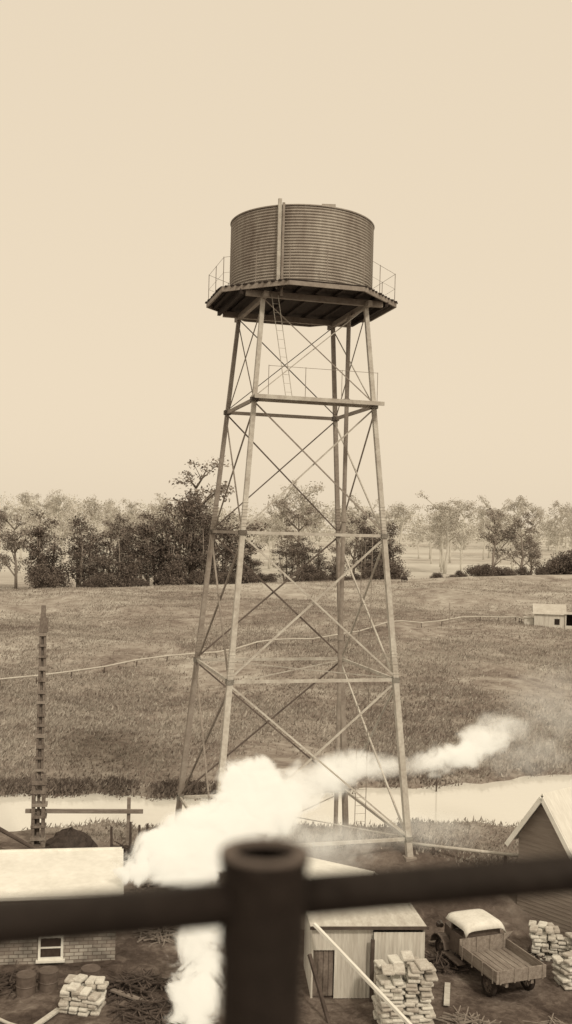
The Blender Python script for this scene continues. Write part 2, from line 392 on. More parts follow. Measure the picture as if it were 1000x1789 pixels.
for k in range(4):
    for i in range(4):
        j=(i+1)%4
        for a,b_,off in((i,j,.05),(j,i,-.05)):
            p=corner(a,LV[k]-.1); q=corner(b_,LV[k+1]+.1)
            nrm=(corner(i,0)+corner(j,0)); nrm.z=0; nrm.normalize()
            w=.033 if k<1 else .048 if k<2 else .062
            MB().beam(p+nrm*off,q+nrm*off,w,w).obj('brace',(M_light if (off<0 or k>1) and i!=3 else M_steel) if i!=2 else M_dark,T)  # light and shade painted by side: pale front, greyer left, dark back
for z in(-5.17,-10.8):
    for a,b_ in((0,2),(1,3)):
        d=.05 if a else -.05
        p=corner(a,z);q=corner(b_,z);p.z+=d;q.z+=d
        MB().beam(p,q,.035,.035).obj('brace',M_light,T)
z=LV[1]-G0; s=S(LV[1])
wk=bpy.data.objects.new('walkway',None); COL.objects.link(wk); wk.parent=T
mb=MB()
for j in range(3): mb.box((.0,-s-.16-j*.2,z+.08),(2*s+.3,.17,.05))
mb.box((.0,-s-.68,z+.03),(2*s+.3,.06,.14)); mb.obj('deck',M_light,wk)
mb=MB(); xa,xb=-s+.35,s-.1
for j in range(4):
    x=xa+j*(xb-xa)/3; mb.tube([(x,-s-.6,z+.1),(x,-s-.6,z+1.15)],.012,6)
mb.tube([(xa,-s-.6,z+1.13),(xb,-s-.6,z+1.13)],.009,6)
mb.obj('railing',M_steel,wk)
PF=bpy.data.objects.new('platform',None); COL.objects.link(PF); PF.parent=T
zt=ZT-G0; st=S(ZT)
def octo(rad,rot=0): return [(rad*math.cos(R(22.5+45*k)+rot),rad*math.sin(R(22.5+45*k)+rot)) for k in range(8)]
mb=MB()
for sgn in(-1,1):
    mb.box((0,sgn*st,zt+.07),(2*st+1.3,.16,.22)); mb.box((sgn*st,0,zt-.02),(.16,2*st+1.0,.20))
mb.obj('girder',M_steel,PF,bevel=.01)
RO=3.62
mb=MB()
def ext(x):
    a=RO*math.cos(R(22.5)); b_=RO*math.sin(R(22.5)); x=abs(x)
    return a if x<=b_ else a-(x-b_)
for k in range(9):
    x=-3.0+k*.75; mb.box((x,0,zt+.245),(.12,2*ext(x)-.15,.10))
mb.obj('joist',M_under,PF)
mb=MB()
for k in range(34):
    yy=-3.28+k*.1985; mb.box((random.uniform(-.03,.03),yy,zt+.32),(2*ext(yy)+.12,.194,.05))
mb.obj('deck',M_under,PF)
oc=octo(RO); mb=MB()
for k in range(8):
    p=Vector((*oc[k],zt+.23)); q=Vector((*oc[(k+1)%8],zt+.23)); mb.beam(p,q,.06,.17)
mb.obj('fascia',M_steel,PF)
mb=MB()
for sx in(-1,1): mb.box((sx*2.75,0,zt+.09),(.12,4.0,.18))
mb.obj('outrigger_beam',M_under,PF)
mb=MB(); op=octo(RO-.05)
for k in range(8):
    p=Vector((*op[k],zt+.34)); q=Vector((*op[(k+1)%8],zt+.34)); m_=(p+q)/2
    for c in(p,m_): mb.tube([c,c+Vector((0,0,1.08))],.014,6)
    mb.tube([p+Vector((0,0,1.06)),q+Vector((0,0,1.06))],.007,6); mb.tube([p+Vector((0,0,.5)),q+Vector((0,0,.5))],.005,6)
mb.obj('railing',M_steel,PF)
TK=bpy.data.objects.new('tank',None); COL.objects.link(TK); TK.parent=T; TK.location=(0,0,zt+.355)
mb=MB(); prof=[]; HT=2.84; nc=27
for k in range(nc*6+1):
    zz=HT*k/(nc*6); prof.append((2.70+.024*math.sin(2*math.pi*k/6),zz))
mb.lathe(prof,120); mb.obj('tank_wall',M_tank,TK,smooth=True)
mb=MB(); mb.lathe([(2.73,HT-.02),(2.75,HT+.01),(2.73,HT+.03),(1.2,HT+.10),(.01,HT+.12)],96); mb.lathe([(.01,0),(2.70,.0)],96); mb.obj('tank_lid',M_tank,TK,smooth=True)
def onTank(wx,rad):
    wy=-math.sqrt(max(0,rad*rad-wx*wx)); return Matrix.Rotation(-TR,3,'Z')@Vector((wx,wy,0))
a=onTank(-.84,2.83); a2=onTank(-.70,2.83)
mb=MB(); mb.beam((a.x,a.y,-.15),(a.x,a.y,HT+.2),.12,.10); mb.obj('stay_post',M_light,TK)
mb=MB(); mb.tube([(a2.x,a2.y,-.4),(a2.x,a2.y,HT+.05)],.05,8); mb.obj('overflow_pipe',M_steel,TK)
a3=onTank(.9,2.5); MB().box((a3.x,a3.y,HT+.08),(.5,.3,.10),rz=-TR).obj('tank_hatch',M_tank,TK)
p=W2L((2.18,39.0,0)); mb=MB(); mb.tube([(p.x,p.y,-.2),(p.x,p.y,21.4)],.085,10)
for zz in(4,9,13.5,18): mb.tube([(p.x,p.y,zz),(p.x,p.y,zz+.18)],.13,10)
mb.obj('riser_pipe',M_steel,T,smooth=False)
def ladder(p,q,w,axis_,mt,name='ladder',step=.3):
    p=Vector(p);q=Vector(q);a=Vector(axis_).normalized()*w/2; mb=MB()
    mb.beam(p-a,q-a,.022,.022); mb.beam(p+a,q+a,.022,.022); n_=int((q-p).length/step)
    for k in range(1,n_):
        c=p.lerp(q,k/n_); mb.tube([c-a,c+a],.007,5)
    return mb.obj(name,mt,T)
ladder(W2L((3.07,38.6,-12.0)),W2L((3.07,38.6,.2)),.42,(1,0,0),M_steel)
ladder(W2L((-.62,36.55,8.5)),W2L((0,37.05,4.8)),.24,(1,0,0),M_light)
# ------------------------------------------------------------ foreground hand rail
H=thing('guard_rail','dark iron pipe handrail with open-topped post','railing',(-.010,.80,-.2490),R(17.3))
mb=MB(); ro=.0335
mb.lathe([(ro*.94,-1.3),(ro*.94,-.085),(ro*1.0,-.07),(ro*1.0,-.012),(ro*1.06,-.006),(ro*1.06,-.0005)],64); mb.obj('post',M_rail,H,smooth=True)
MB().lathe([(ro*1.06,-.0005),(ro*1.03,.0012),(ro*.74,.0012),(ro*.72,-.003)],64).obj('rim',M_rim,H)
mb=MB(); mb.lathe([(ro*.72,-.2),(ro*.72,-.003)],48); mb.lathe([(.001,-.16),(ro*.72,-.16)],48); mb.obj('pipe_bore',M_bore,H)
MB().tube([(-1.6,0,-.0380),(-ro*.7,0,-.0380)],.0166,32).obj('rail',M_rail,H,smooth=True)
MB().tube([(ro*.7,0,-.0370),(1.6,0,-.0370)],.0160,32).obj('rail',M_rail,H,smooth=True)
# ------------------------------------------------------------ mast
P=thing('signal_mast','tall slim dark timber mast with bolted collars','mast',(-9.85,42,G0),R(10))
mb=MB()
for sx in(-1,1):
    mb.beam((sx*.20,0,-.3),(sx*.20,0,2.9),.14,.40); mb.beam((sx*.11,0,2.9),(sx*.09,0,8.6),.09,.22); 
mb.beam((0,0,8.5),(0,0,9.8),.22,.2,.18,.18)
mb.beam((0,.05,-.3),(0,.05,8.6),.12,.10)
mb.obj('mast_post',M_mast,P,bevel=.01)
rm=random.Random(3)
for k in range(19):
    z=.3+k*.46+rm.uniform(-.06,.06); w=.60 if z<2.9 else rm.uniform(.30,.40)
    mb=MB(); mb.box((rm.uniform(-.06,.06),0,z),(w,.34 if z>2.9 else .5,rm.uniform(.08,.16))); mb.obj('collar',M_mast if k%3 else M_steel,P)
MB().box((.03,0,9.0),(.34,.32,.6)).obj('head_box',M_mast,P,bevel=.02)
# ------------------------------------------------------------ brick building left
Bd=thing('brick_shed','low painted brick shed with white flat roof','shed',(-4.8,30.8,G0),R(9.3))
Lw=8.;Dp=3.0
mb=MB(); mb.box((-Lw/2,Dp/2,.95),(Lw,Dp,2.1)); wall=mb.obj('wall',M_brick,Bd)
mb=MB(); mb.beam((-Lw/2+.05,-.25,2.06),(-Lw/2+.05,Dp+.15,2.38),Lw+.3,.10)
for k in range(5): mb.beam((-k*1.9+.0,-.22,2.114),(-k*1.9+.0,Dp+.12,2.434),.04,.012)
mb.box((-Lw/2,Dp+.12,2.38),(Lw+.3,.08,.2)); mb.obj('roof',M_white,Bd)
wn=bpy.data.objects.new('window',None); COL.objects.link(wn); wn.parent=Bd; wn.location=(-1.9,-.02,.52)
mb=MB()
for sx in(-1,1): mb.box((sx*.33,-.02,0),(.07,.07,.66))
for sz_ in(-1,1): mb.box((0,-.022,sz_*.32),(.72,.075,.07))
mb.box((0,-.025,0),(.6,.05,.04)); mb.obj('frame',M_white,wn)
MB().box((0,-.005,0),(.62,.03,.6)).obj('pane',M_glass,wn)
MB().box((0,-.06,-.39),(.84,.14,.06)).obj('sill',M_white,wn)
# ------------------------------------------------------------ right gabled building
phi=R(-50); GB=thing('gabled_shed','brown weatherboard shed with white bargeboards','shed',(8.2,34.9,G0),phi)
w=1.1; hz=3.0; pk=4.5; dl=6.
mb=MB(); mb.add([(0,0,-.1),(2*w,0,-.1),(2*w,0,hz),(w,0,pk),(0,0,hz),(0,dl,-.1),(2*w,dl,-.1),(2*w,dl,hz),(w,dl,pk),(0,dl,hz)],[(0,1,2,3,4),(9,8,7,6,5),(0,4,9,5),(1,6,7,2),(2,7,8,3),(3,8,9,4)])
for k in range(22): mb.box((w,-.006,.1+k*.13),(2*w-.02,.012,.012))
mb.obj('wall',M_weather,GB)
mb=MB(); sl=(pk-hz)/w
for sg in(-1,1):
    e=(w+sg*(w+.28),pk-(w+.28)*sl+.08)
    mb.add([(w,-.28,pk+.08),(e[0],-.28,e[1]),(e[0],dl,e[1]),(w,dl,pk+.08),(w,-.28,pk+.13),(e[0],-.28,e[1]+.05),(e[0],dl,e[1]+.05),(w,dl,pk+.13)],[(0,1,2,3),(4,7,6,5),(0,4,5,1),(1,5,6,2),(3,2,6,7)])
mb.obj('roof',M_paleroof,GB)
for sg in(-1,1):
    mb=MB(); mb.beam((w,-.31,pk-.02),(w+sg*(w+.28),-.31,pk-.02-(w+.28)*sl),.05,.16); mb.obj('bargeboard',M_white,GB)
# ------------------------------------------------------------ pale corrugated shed
CS=thing('iron_shed','pale corrugated iron lean-to shed','shed',(1.05,28.7,G0),R(4))
mb=MB(); Wd=3.15
def corr(x0,x1,y,z0,z1):
    vs=[];fs=[];k=int((x1-x0)/.02)
    for i in range(k+1):
        x=x0+(x1-x0)*i/k; d=.006*math.sin(x*2*math.pi/.11); vs+=[(x,y+d,z0),(x,y+d,z1)]
    for i in range(k): fs.append((2*i,2*i+2,2*i+3,2*i+1))
    mb.add(vs,fs)
corr(.62,1.7,0,0,2.0); corr(1.7,Wd,-.12,0,1.9); corr(0,.62,0,1.35,2.0)
mb.box((Wd,1.1,.95),(.05,2.2,1.9)); mb.box((0,1.1,.95),(.05,2.2,1.9)); mb.box((Wd/2,2.2,.9),(Wd,.05,1.8)); mb.obj('wall',M_pale,CS)
mb=MB(); mb.beam((Wd/2,-.1,2.0),(Wd/2,2.35,1.80),Wd+.15,.05); mb.obj('roof',M_pale,CS)
MB().box((Wd/2,-.16,2.03),(Wd+.2,.05,.08)).obj('fascia',M_timberd,CS)
mb=MB(); mb.box((.31,.12,.68),(.58,.04,1.3)); 
for k in range(4): mb.box((.09+k*.15,.09,.68),(.13,.03,1.28))
mb.obj('door',M_door,CS)
MB().box((1.66,-.22,.85),(.10,.10,1.75)).obj('corner_post',M_timberd,CS)
mb=MB(); mb.beam((.0,0,0),(3.38,-3.40,-2.2),.085,.085); o=mb.obj('leaning_pole',M_white); o.location=(1.06,28.4,-10.8); tag(o,'long pale pole leaning against the iron shed','pole')
mb=MB(); mb.beam((.0,0,0),(.55,-.9,-1.5),.09,.09); o=mb.obj('leaning_prop',M_timberd); o.location=(.95,28.3,-11.6); tag(o,'short dark prop leaning on the iron shed','pole')
HT2=thing('small_hut','small pale gabled hut beneath the water tower','hut',(2.0,33.4,G0),R(-32))
mb=MB(); mb.add([(-1.1,-.8,0),(1.1,-.8,0),(1.1,.8,0),(-1.1,.8,0),(-1.1,-.8,1.7),(1.1,-.8,1.7),(1.1,.8,1.7),(-1.1,.8,1.7),(-1.1,0,2.2),(1.1,0,2.2)],[(0,1,5,4),(2,3,7,6),(1,2,6,9,5),(3,0,4,8,7)]); mb.obj('wall',M_weather,HT2)
mb=MB()
for sg in(-1,1):
    mb.add([(-1.3,0,2.24),(1.3,0,2.24),(1.3,sg*1.05,1.6),(-1.3,sg*1.05,1.6),(-1.3,0,2.29),(1.3,0,2.29),(1.3,sg*1.05,1.65),(-1.3,sg*1.05,1.65)],[(0,1,2,3),(4,5,6,7),(2,3,7,6),(0,3,7,4),(1,2,6,5)])
mb.obj('roof',M_paleroof,HT2)
# ------------------------------------------------------------ truck
TRK=thing('flatbed_truck','old dark flatbed truck with pale canvas cab roof','truck',(6.95,28.9,G0-.05),R(21))
mb=MB(); TL=1.95
mb.box((0,TL/2,.66),(1.6,TL,.06))
for k in range(8): mb.box((-.70+k*.20,TL/2,.695),(.17,TL-.02,.02))
for sx in(-1,1): mb.box((sx*.42,1.9,.52),(.09,3.7,.13))
mb.obj('tray',M_tray,TRK)
for nm,c,d in(('side_board',(-.80,TL/2,.82),(.04,TL,.30)),('side_board',(.80,TL/2,.82),(.04,TL,.30)),('tailgate',(0,-.02,.80),(1.64,.04,.36)),('headboard',(0,TL+.03,.90),(1.64,.04,.46))):
    mb=MB(); mb.box(c,d)
    if d[0]>1:
        for k in range(4): mb.box((c[0]-.7+k*.467,c[1]-.03,c[2]),(.05,.03,d[2]+.03))
    else:
        for k in range(4): mb.box((c[0]+(.03 if c[0]>0 else -.03),.15+k*.55,c[2]-.05),(.03,.05,d[2]+.08))
    mb.obj(nm,M_tray,TRK,bevel=.006)
c0=TL+.08
mb=MB(); mb.add([(-.64,c0,.5),(.64,c0,.5),(.64,c0+.85,.5),(-.64,c0+.85,.5),(-.64,c0,1.12),(.64,c0,1.12),(.6,c0+.85,1.08),(-.6,c0+.85,1.08)],[(0,3,2,1),(0,1,5,4),(1,2,6,5),(2,3,7,6),(3,0,4,7),(4,5,6,7)])
for x in(-.6,.6):
    for y in(c0+.04,c0+.78): mb.beam((x,y,1.08),(x*.96,y,1.48),.06,.06)
mb.box((0,c0+.03,1.2),(1.18,.03,.28)); mb.obj('cab',M_bodyp,TRK,bevel=.02)
mb=MB(); vs=[];fs=[]; ku,kv=14,10
for i in range(ku+1):
    u=-1+2*i/ku
    for j in range(kv+1):
        v=-1+2*j/kv; vs.append((u*.70,c0+.4+v*.60,1.50+.07*(1-abs(u)**4)*(1-.4*abs(v)**4)-.13*(abs(u)**12)-.16*max(0,-v)**10))
for i in range(ku):
    for j in range(kv): q=i*(kv+1)+j; fs.append((q,q+kv+1,q+kv+2,q+1))
mb.add(vs,fs); o=mb.obj('cab_roof',M_canvas,TRK,smooth=True); so_=o.modifiers.new('solid','SOLIDIFY'); so_.thickness=.05
MB().box((0,c0+.80,1.28),(1.08,.02,.38)).obj('windscreen',M_glass,TRK)
b0=c0+.85
mb=MB(); mb.add([(-.5,b0,.55),(.5,b0,.55),(.36,b0+.8,.55),(-.36,b0+.8,.55),(-.5,b0,1.0),(.5,b0,1.0),(.34,b0+.8,.96),(-.34,b0+.8,.96),(0,b0,1.12),(0,b0+.8,1.05)],[(0,1,5,8,4),(1,2,6,5),(2,3,7,9,6),(3,0,4,7),(4,8,9,7),(8,5,6,9)]); mb.obj('bonnet',M_bodyp,TRK)
wy=b0+.42
for sx in(-1,1):
    mb=MB()
    for k in range(6):
        a0=R(10+k*26);a1=R(36+k*26); mb.beam((sx*.68,wy+.45*math.cos(a0),.34+.45*math.sin(a0)),(sx*.68,wy+.45*math.cos(a1),.34+.45*math.sin(a1)),.26,.03)
    mb.box((sx*.76,c0+.4,.38),(.25,1.0,.04)); mb.obj('mudguard',M_dark,TRK)
    mb=MB(); mb.tube([(sx*.48,b0+.75,.9),(sx*.48,b0+.9,.9)],[.07,.12],14); mb.obj('headlight',M_glass,TRK)
    for y in(.62,wy):
        wh=bpy.data.objects.new('wheel',None); COL.objects.link(wh); wh.parent=TRK; wh.location=(sx*.64,y,.36); wh.rotation_euler=(0,R(90),0); wh.scale=(.85,.85,.85)
        mb=MB(); mb.lathe([(.29,-.08),(.36,-.09),(.40,-.05),(.40,.05),(.36,.09),(.29,.08),(.29,-.08)],28); mb.obj('tyre',M_tyre,wh,smooth=True)
        mb=MB(); mb.lathe([(.27,-.05),(.295,-.05),(.295,.05),(.27,.05),(.27,-.05)],24); mb.lathe([(.07,-.08),(.07,.08)],12,cap=True)
        for k in range(10):
            a=k*math.pi/5; mb.beam((.06*math.cos(a),.06*math.sin(a),0),(.28*math.cos(a),.28*math.sin(a),0),.03,.03)
        mb.obj('rim',M_dark,wh)
# ------------------------------------------------------------ stacks of filled sacks
def stack(x,y,w,d,h,rz,label,name='sack_stack'):
    e=thing(name,label,'stack of sacks',(x,y,G0),rz,'stacks of pale sacks in the yard'); mb=MB(); rows=max(4,int(h/.10)); rh=h/rows
    for k in range(rows):
        off=random.uniform(-.07,.07); skip=.35 if k>rows-4 else .03; nn=max(2,int(w/.25)); nd=max(2,int(d/.34)); sh=.5*(k%2)
        for j in range(nn):
            for i in range(nd):
                if random.random()<skip: continue
                mb.box((-w/2+(j+.5)*w/nn+off+(sh-.25)*.15+random.uniform(-.04,.04),-d/2+(i+.5)*d/nd+random.uniform(-.06,.06),(k+.5)*rh+.01+random.uniform(-.015,.015)),(w/nn*random.uniform(.85,1.08),d/nd*random.uniform(.85,1.08),rh*random.uniform(.8,1.1)),rz=random.uniform(-.22,.22),rx=random.uniform(-.12,.12))
    o=mb.obj('stacked_sacks',M_sack,e,bevel=.035)
stack(3.1,27.4,.64,1.0,1.6,R(6),'tall stack of pale filled sacks before iron shed')
stack(3.82,27.45,.68,1.0,1.72,R(3),'tall stack of pale sacks beside another stack')
stack(-5.15,27.7,1.1,.8,.75,R(-8),'low stack of pale sacks in front of brick shed')
stack(8.55,32.0,1.0,.8,.95,R(-12),'pale sack stack beside the truck')
stack(8.75,30.1,.9,.8,.8,R(20),'pale sack stack near the gabled shed')
stack(9.5,31.4,1.0,.8,1.0,R(4),'pale sack stack by the weatherboard wall')
for x,y,lb in((-6.9,28.5,'dark iron drum standing on bare earth'),(-6.35,28.8,'dark iron drum standing on bare earth'),(-5.2,29.0,'dark iron drum behind the sack stack')):
    e=thing('iron_drum',lb,'drum',(x,y,G0),0,'drums in the yard')
    MB().lathe([(.01,0),(.27,0),(.28,.02),(.27,.04),(.27,.25),(.285,.27),(.27,.29),(.27,.53),(.28,.55),(.27,.57),(.25,.55),(.01,.55)],24).obj('drum_body',M_dark,e,smooth=False)
def heap(name,label,cat,x,y,rx,ry,h,mt,seed):
    r=np.random.RandomState(seed); vs=[];fs=[];nr,ns=9,22
    for i in range(nr):
        f=i/(nr-1)
        for k in range(ns):
            a=2*math.pi*k/ns; rr=(1-f)**.6 if i<nr-1 else 0.01
            j=1+r.uniform(-.10,.10)
            vs.append((rx*rr*math.cos(a)*j,ry*rr*math.sin(a)*j,h*f**.8*(1+r.uniform(-.08,.08))))
    for i in range(nr-1):
        for k in range(ns): fs.append((i*ns+k,i*ns+(k+1)%ns,(i+1)*ns+(k+1)%ns,(i+1)*ns+k))
    o=MB().add(vs,fs).obj(name,mt); o.location=(x,y,G0-.02); return tag(o,label,cat)
heap('covered_heap','low heap under dark tarpaulin by the river','heap',-8.3,41,1.2,.9,1.0,M_tarp,3)
def brush(x,y,rad,h,nst,label,mt=M_timberd):
    mb=MB()
    for k in range(nst):
        a=random.uniform(0,6.28); rr=rad*random.random()**.6; zz=h*(1-rr/rad)*random.random(); c=Vector((rr*math.cos(a),rr*math.sin(a),zz))
        b_=random.uniform(0,3.14); d=Vector((math.cos(b_),math.sin(b_),random.uniform(-.3,.35)))*random.uniform(.2,.55)
        mb.beam(c-d,c+d,.04,.04,.025,.025)
    o=mb.obj('brush_heap',mt); o.location=(x,y,gz(x,y)); tag(o,label,'brush heap')
brush(-6.0,40.3,.9,.9,160,'dark heap of brushwood beside stakes')
brush(-7.4,29.2,.7,.4,60,'scattered dark offcuts near the brick wall')
brush(-3.9,29.0,.9,.5,120,'dark scrap heap beside brick shed')
brush(-3.4,27.4,.9,.35,90,'scattered scrap timber on dark earth')
brush(5.2,27.2,.6,.25,50,'broken boards lying beside the truck',M_timber)
brush(7.9,31.8,.6,.3,50,'offcuts lying behind the truck')
brush(5.0,31.0,.6,.5,70,'dark brush between iron shed and truck')
brush(-3.6,33.0,.9,.5,90,'mixed scrap boards beside white roofed shed',M_timber)
brush(-4.2,37.0,1.0,.6,110,'heap of grey boards near tower foot',M_timber)
brush(7.6,27.2,.8,.2,40,'scattered offcuts behind the truck tailgate',M_timber)
for k,(x,y,a,ln) in enumerate([(6.0,26.6,20,1.6),(8.2,27.2,-35,1.4),(7.4,33.0,60,1.8),(-6.0,27.0,70,1.3),(5.6,32.6,10,1.5),(-3.8,28.2,-30,1.7),(4.9,29.0,80,1.5)]):
    o=MB().box((0,0,.04),(ln,.16,.05)).obj('loose_board',M_timber if k%3 else M_pale); o.location=(x,y,gz(x,y)+.02); o.rotation_euler=(0,R(2),R(a)); tag(o,'weathered board lying loose on the yard','board',group='loose boards in the yard')
FN=thing('paling_fence','rough post and rail fence near the tower foot','fence',(-5.2,38.2,G0),R(-8))
mb=MB()
for k in range(6): mb.beam((k*.75,0,-.2),(k*.75+random.uniform(-.05,.05),0,1.15+random.uniform(-.15,.2)),.09,.09)
mb.obj('fence_post',M_timber,FN)
mb=MB(); mb.beam((0,-.06,.9),(3.75,-.06,.86),.05,.09); mb.beam((0,-.06,.45),(3.75,-.06,.5),.05,.09); mb.obj('fence_rail',M_timber,FN)
e=thing('pipe_trestle','horizontal timber beam carried on upright posts','trestle',(-8.0,42.2,G0),R(3))
MB().beam((-2.4,0,1.33),(2.4,0,1.37),.12,.16).obj('beam',M_timber,e)
for x in(-2.0,1.8): MB().beam((x,.12,-.2),(x,.12,1.9 if x>0 else 1.3),.14,.14).obj('post',M_timber,e)
for k,(x,y,h) in enumerate([(-5.9,41,1.3),(-5.6,41.3,1.1),(-5.3,41,1.25),(-5.05,41.4,.95),(-6.4,39.6,1.5),(-4.9,40.6,.9)]):
    o=MB().beam((0,0,-.2),(random.uniform(-.1,.1),0,h),.10,.10,.08,.08).obj('timber_stake',M_timberd); o.location=(x,y,G0); tag(o,'upright weathered timber stake near the river','stake',group='stakes by the river')
for k,(a,b_) in enumerate([((-11.6,40.6,-11.7),(-9.0,39.5,-12.6)),((-12,40,-12.1),(-9.3,38.9,-12.8)),((-11.5,39.2,-12.4),(-8.8,39.4,-12.8))]):
    o=MB().tube([Vector(a)-Vector(a),Vector(b_)-Vector(a)],[.09,.07],8).obj('log',M_timberd); o.location=a; tag(o,'sloping dark timber log resting on the bank','log',group='logs behind the brick shed')
e=thing('strut_frame','dark timber strut frame beside the white roof','frame',(-3.3,33.2,G0),0)
mb=MB(); mb.beam((-.45,0,0),(.2,0,1.6),.07,.07); mb.beam((.75,0,1.7),(-.1,0,.0),.07,.07); mb.beam((-.3,0,1.5),(.8,0,1.55),.08,.08); mb.obj('strut',M_timberd,e)
mb=MB(); mb.tube([(-8.6,28.2,G0+.05),(-7.6,27.2,G0+.05),(-6.9,26.7,G0+.05),(-6.3,26.4,G0+.05),(-5.6,26.3,G0+.05),(-4.8,26.0,G0+.05)],.045,8); o=mb.obj('hose',M_light,smooth=True); tag(o,'pale hose lying across the dark yard','hose')
# hillside pipeline
pl=[(-60,68),(-40,75.5),(-22.7,82.5),(-8.1,95),(3,106),(13.5,118),(29.4,130),(31.2,127)]
e=thing('pipeline','long thin pipeline on short trestle posts across hillside','pipeline')
pts=[]
for (x0,y0),(x1,y1) in zip(pl[:-1],pl[1:]):
    for k in range(6): 
        f=k/6; pts.append((x0+(x1-x0)*f,y0+(y1-y0)*f))
pts.append(pl[-1])
MB().tube([(x,y,gz(x,y)+.62+random.uniform(-.05,.05)) for x,y in pts],.075,8).obj('pipe',M_pipe,e,smooth=True)
for k in range(0,len(pts)):
    if random.random()<.4: continue
    x,y=pts[k]; MB().beam((x,y,gz(x,y)-.2),(x+random.uniform(-.08,.08),y,gz(x,y)+.53),.08,.08).obj('support_post',M_timberd,e)
e=thing('service_pipe','low pale service pipe on posts beside river','pipe')
MB().tube([(4.4,37.2,-11.1),(9.2,35.6,-11.05)],.06,8).obj('pipe',M_light,e,smooth=True)
for f in(.25,.75):
    x=4.4+4.8*f;y=37.2-1.6*f; MB().beam((x,y,gz(x,y)-.3),(x,y,-11.1),.1,.1).obj('support_post',M_timberd,e)
# hillside hut
e=thing('hillside_hut','small pale iron hut with lean-to on hillside','hut',(32.6,126,gz(33,126)),R(-12))
mb=MB(); mb.add([(-1.8,-1.5,-.4),(1.8,-1.5,-.4),(1.8,1.5,-.4),(-1.8,1.5,-.4),(-1.8,-1.5,1.9),(1.8,-1.5,1.9),(1.8,1.5,1.9),(-1.8,1.5,1.9),(-1.8,0,2.9),(1.8,0,2.9)],[(0,1,5,4),(2,3,7,6),(1,2,6,9,5),(3,0,4,8,7)])
mb.box((-2.4,0,.5),(1.1,1.6,1.4)); mb.obj('wall',M_pale,e)
mb=MB()
for sg in(-1,1): mb.add([(-2,0,2.95),(2,0,2.95),(2,sg*1.75,1.78),(-2,sg*1.75,1.78)],[(0,1,2,3)])
mb.box((3.2,-.2,1.9),(2.9,3.2,.08)); mb.box((-2.4,0,1.24),(1.3,1.9,.06)); mb.obj('roof',M_pipe,e)
mb=MB()
for x in(1.9,3.2,4.5): mb.box((x,-1.6,.8),(.14,.14,2.2))
mb.box((3.2,-1.62,.1),(2.6,.08,.8)); mb.obj('lean_to_frame',M_pale,e)
mb=MB(); mb.box((.9,-1.52,.9),(.6,.05,.7)); mb.box((3.2,1.2,.8),(2.6,.05,2.1)); mb.obj('opening',M_black,e)
for x,y,h,lb in((15.0,93,6.3,'slender pale pole standing on grassy hillside'),(8.8,57.5,2.2,'dark mooring post standing in the river'),(13.2,46.3,1.2,'short pale post at the river bank')):
    z=max(gz(x,y),-14.6); o=MB().beam((0,0,-.3),(.03,0,h),.08,.08,.06,.06).obj('pole',M_steel if h>3 else M_timberd); o.location=(x,y,z); tag(o,lb,'pole')
def cow(x,y):
    mb=MB(); mb.tube([(-.95,0,1.1),(-.8,0,1.1),(-.3,0,1.02),(.3,0,1.0),(.75,0,1.08),(1.05,0,1.05),(1.3,0,.75),(1.5,0,.45)],[.12,.3,.38,.4,.34,.2,.15,.09],12)
    for lx in(-.7,.6):
        for ly in(-.2,.2): mb.tube([(lx,ly,.9),(lx-.04,ly,.45),(lx,ly,0)],[.15,.08,.06],7)
    mb.tube([(-.95,0,1.2),(-1.08,0,.9),(-1.05,0,.5)],[.04,.03,.04],5)
    o=mb.obj('cow',M_hide,smooth=True); o.location=(x,y,gz(x,y)-.05); o.rotation_euler=(0,0,R(50)); o.scale=(.7,.7,.7); tag(o,'dark cow grazing on the crest of paddock','cow')
cow(19.9,171)
# ------------------------------------------------------------ steam
ms=bpy.data.materials.new('self_lit_white_steam'); ms.use_nodes=True; n=ms.node_tree; N=n.nodes; L=n.links; N.clear()
out=N.new('ShaderNodeOutputMaterial'); pv=N.new('ShaderNodeVolumePrincipled'); L.new(pv.outputs[0],out.inputs['Volume'])
tc=N.new('ShaderNodeTexCoord'); ln=N.new('ShaderNodeVectorMath'); ln.operation='LENGTH'; L.new(tc.outputs['Object'],ln.inputs[0])
geo=N.new('ShaderNodeNewGeometry'); tn=N.new('ShaderNodeTexNoise'); tn.inputs['Scale'].default_value=1.2; tn.inputs['Detail'].default_value=7; tn.inputs['Roughness'].default_value=.68; tn.inputs['Distortion'].default_value=.8
L.new(geo.outputs['Position'],tn.inputs[0])
oi=N.new('ShaderNodeObjectInfo'); sc=N.new('ShaderNodeSeparateColor'); L.new(oi.outputs['Color'],sc.inputs[0])
f=math2('MULTIPLY_ADD',math2('SUBTRACT',1.0,ln.outputs['Value']),1.7,-.24)
f=math2('SUBTRACT',f,sc.outputs[1])
g=math2('MULTIPLY_ADD',math2('SUBTRACT',tn.outputs[0],.5),5.0,f)
k=N.new('ShaderNodeClamp'); L.new(g,k.inputs[0])
edge=mrange(ln.outputs['Value'],1.0,.75)
d=math2('MULTIPLY',math2('MULTIPLY',math2('MULTIPLY',k.outputs[0],edge),sc.outputs[0]),13.0)
L.new(d,pv.inputs['Density']); pv.inputs['Color'].default_value=(.99,.99,.98,1); pv.inputs['Anisotropy'].default_value=.1
L.new(math2('MULTIPLY',d,.50),pv.inputs['Emission Strength']); pv.inputs['Emission Color'].default_value=(1,.90,.71,1)  # added glow stands in for light scattered repeatedly inside the steam
ms.cycles.volume_step_rate=.9
import bmesh
bm=bmesh.new(); bmesh.ops.create_icosphere(bm,subdivisions=3,radius=1); sm=bpy.data.meshes.new('steam_puff'); bm.to_mesh(sm); bm.free(); sm.materials.append(ms)
ST=thing('steam_plume','billowing white steam drifting past the tower','steam',(-2.8,32,-11),0,kind='stuff')
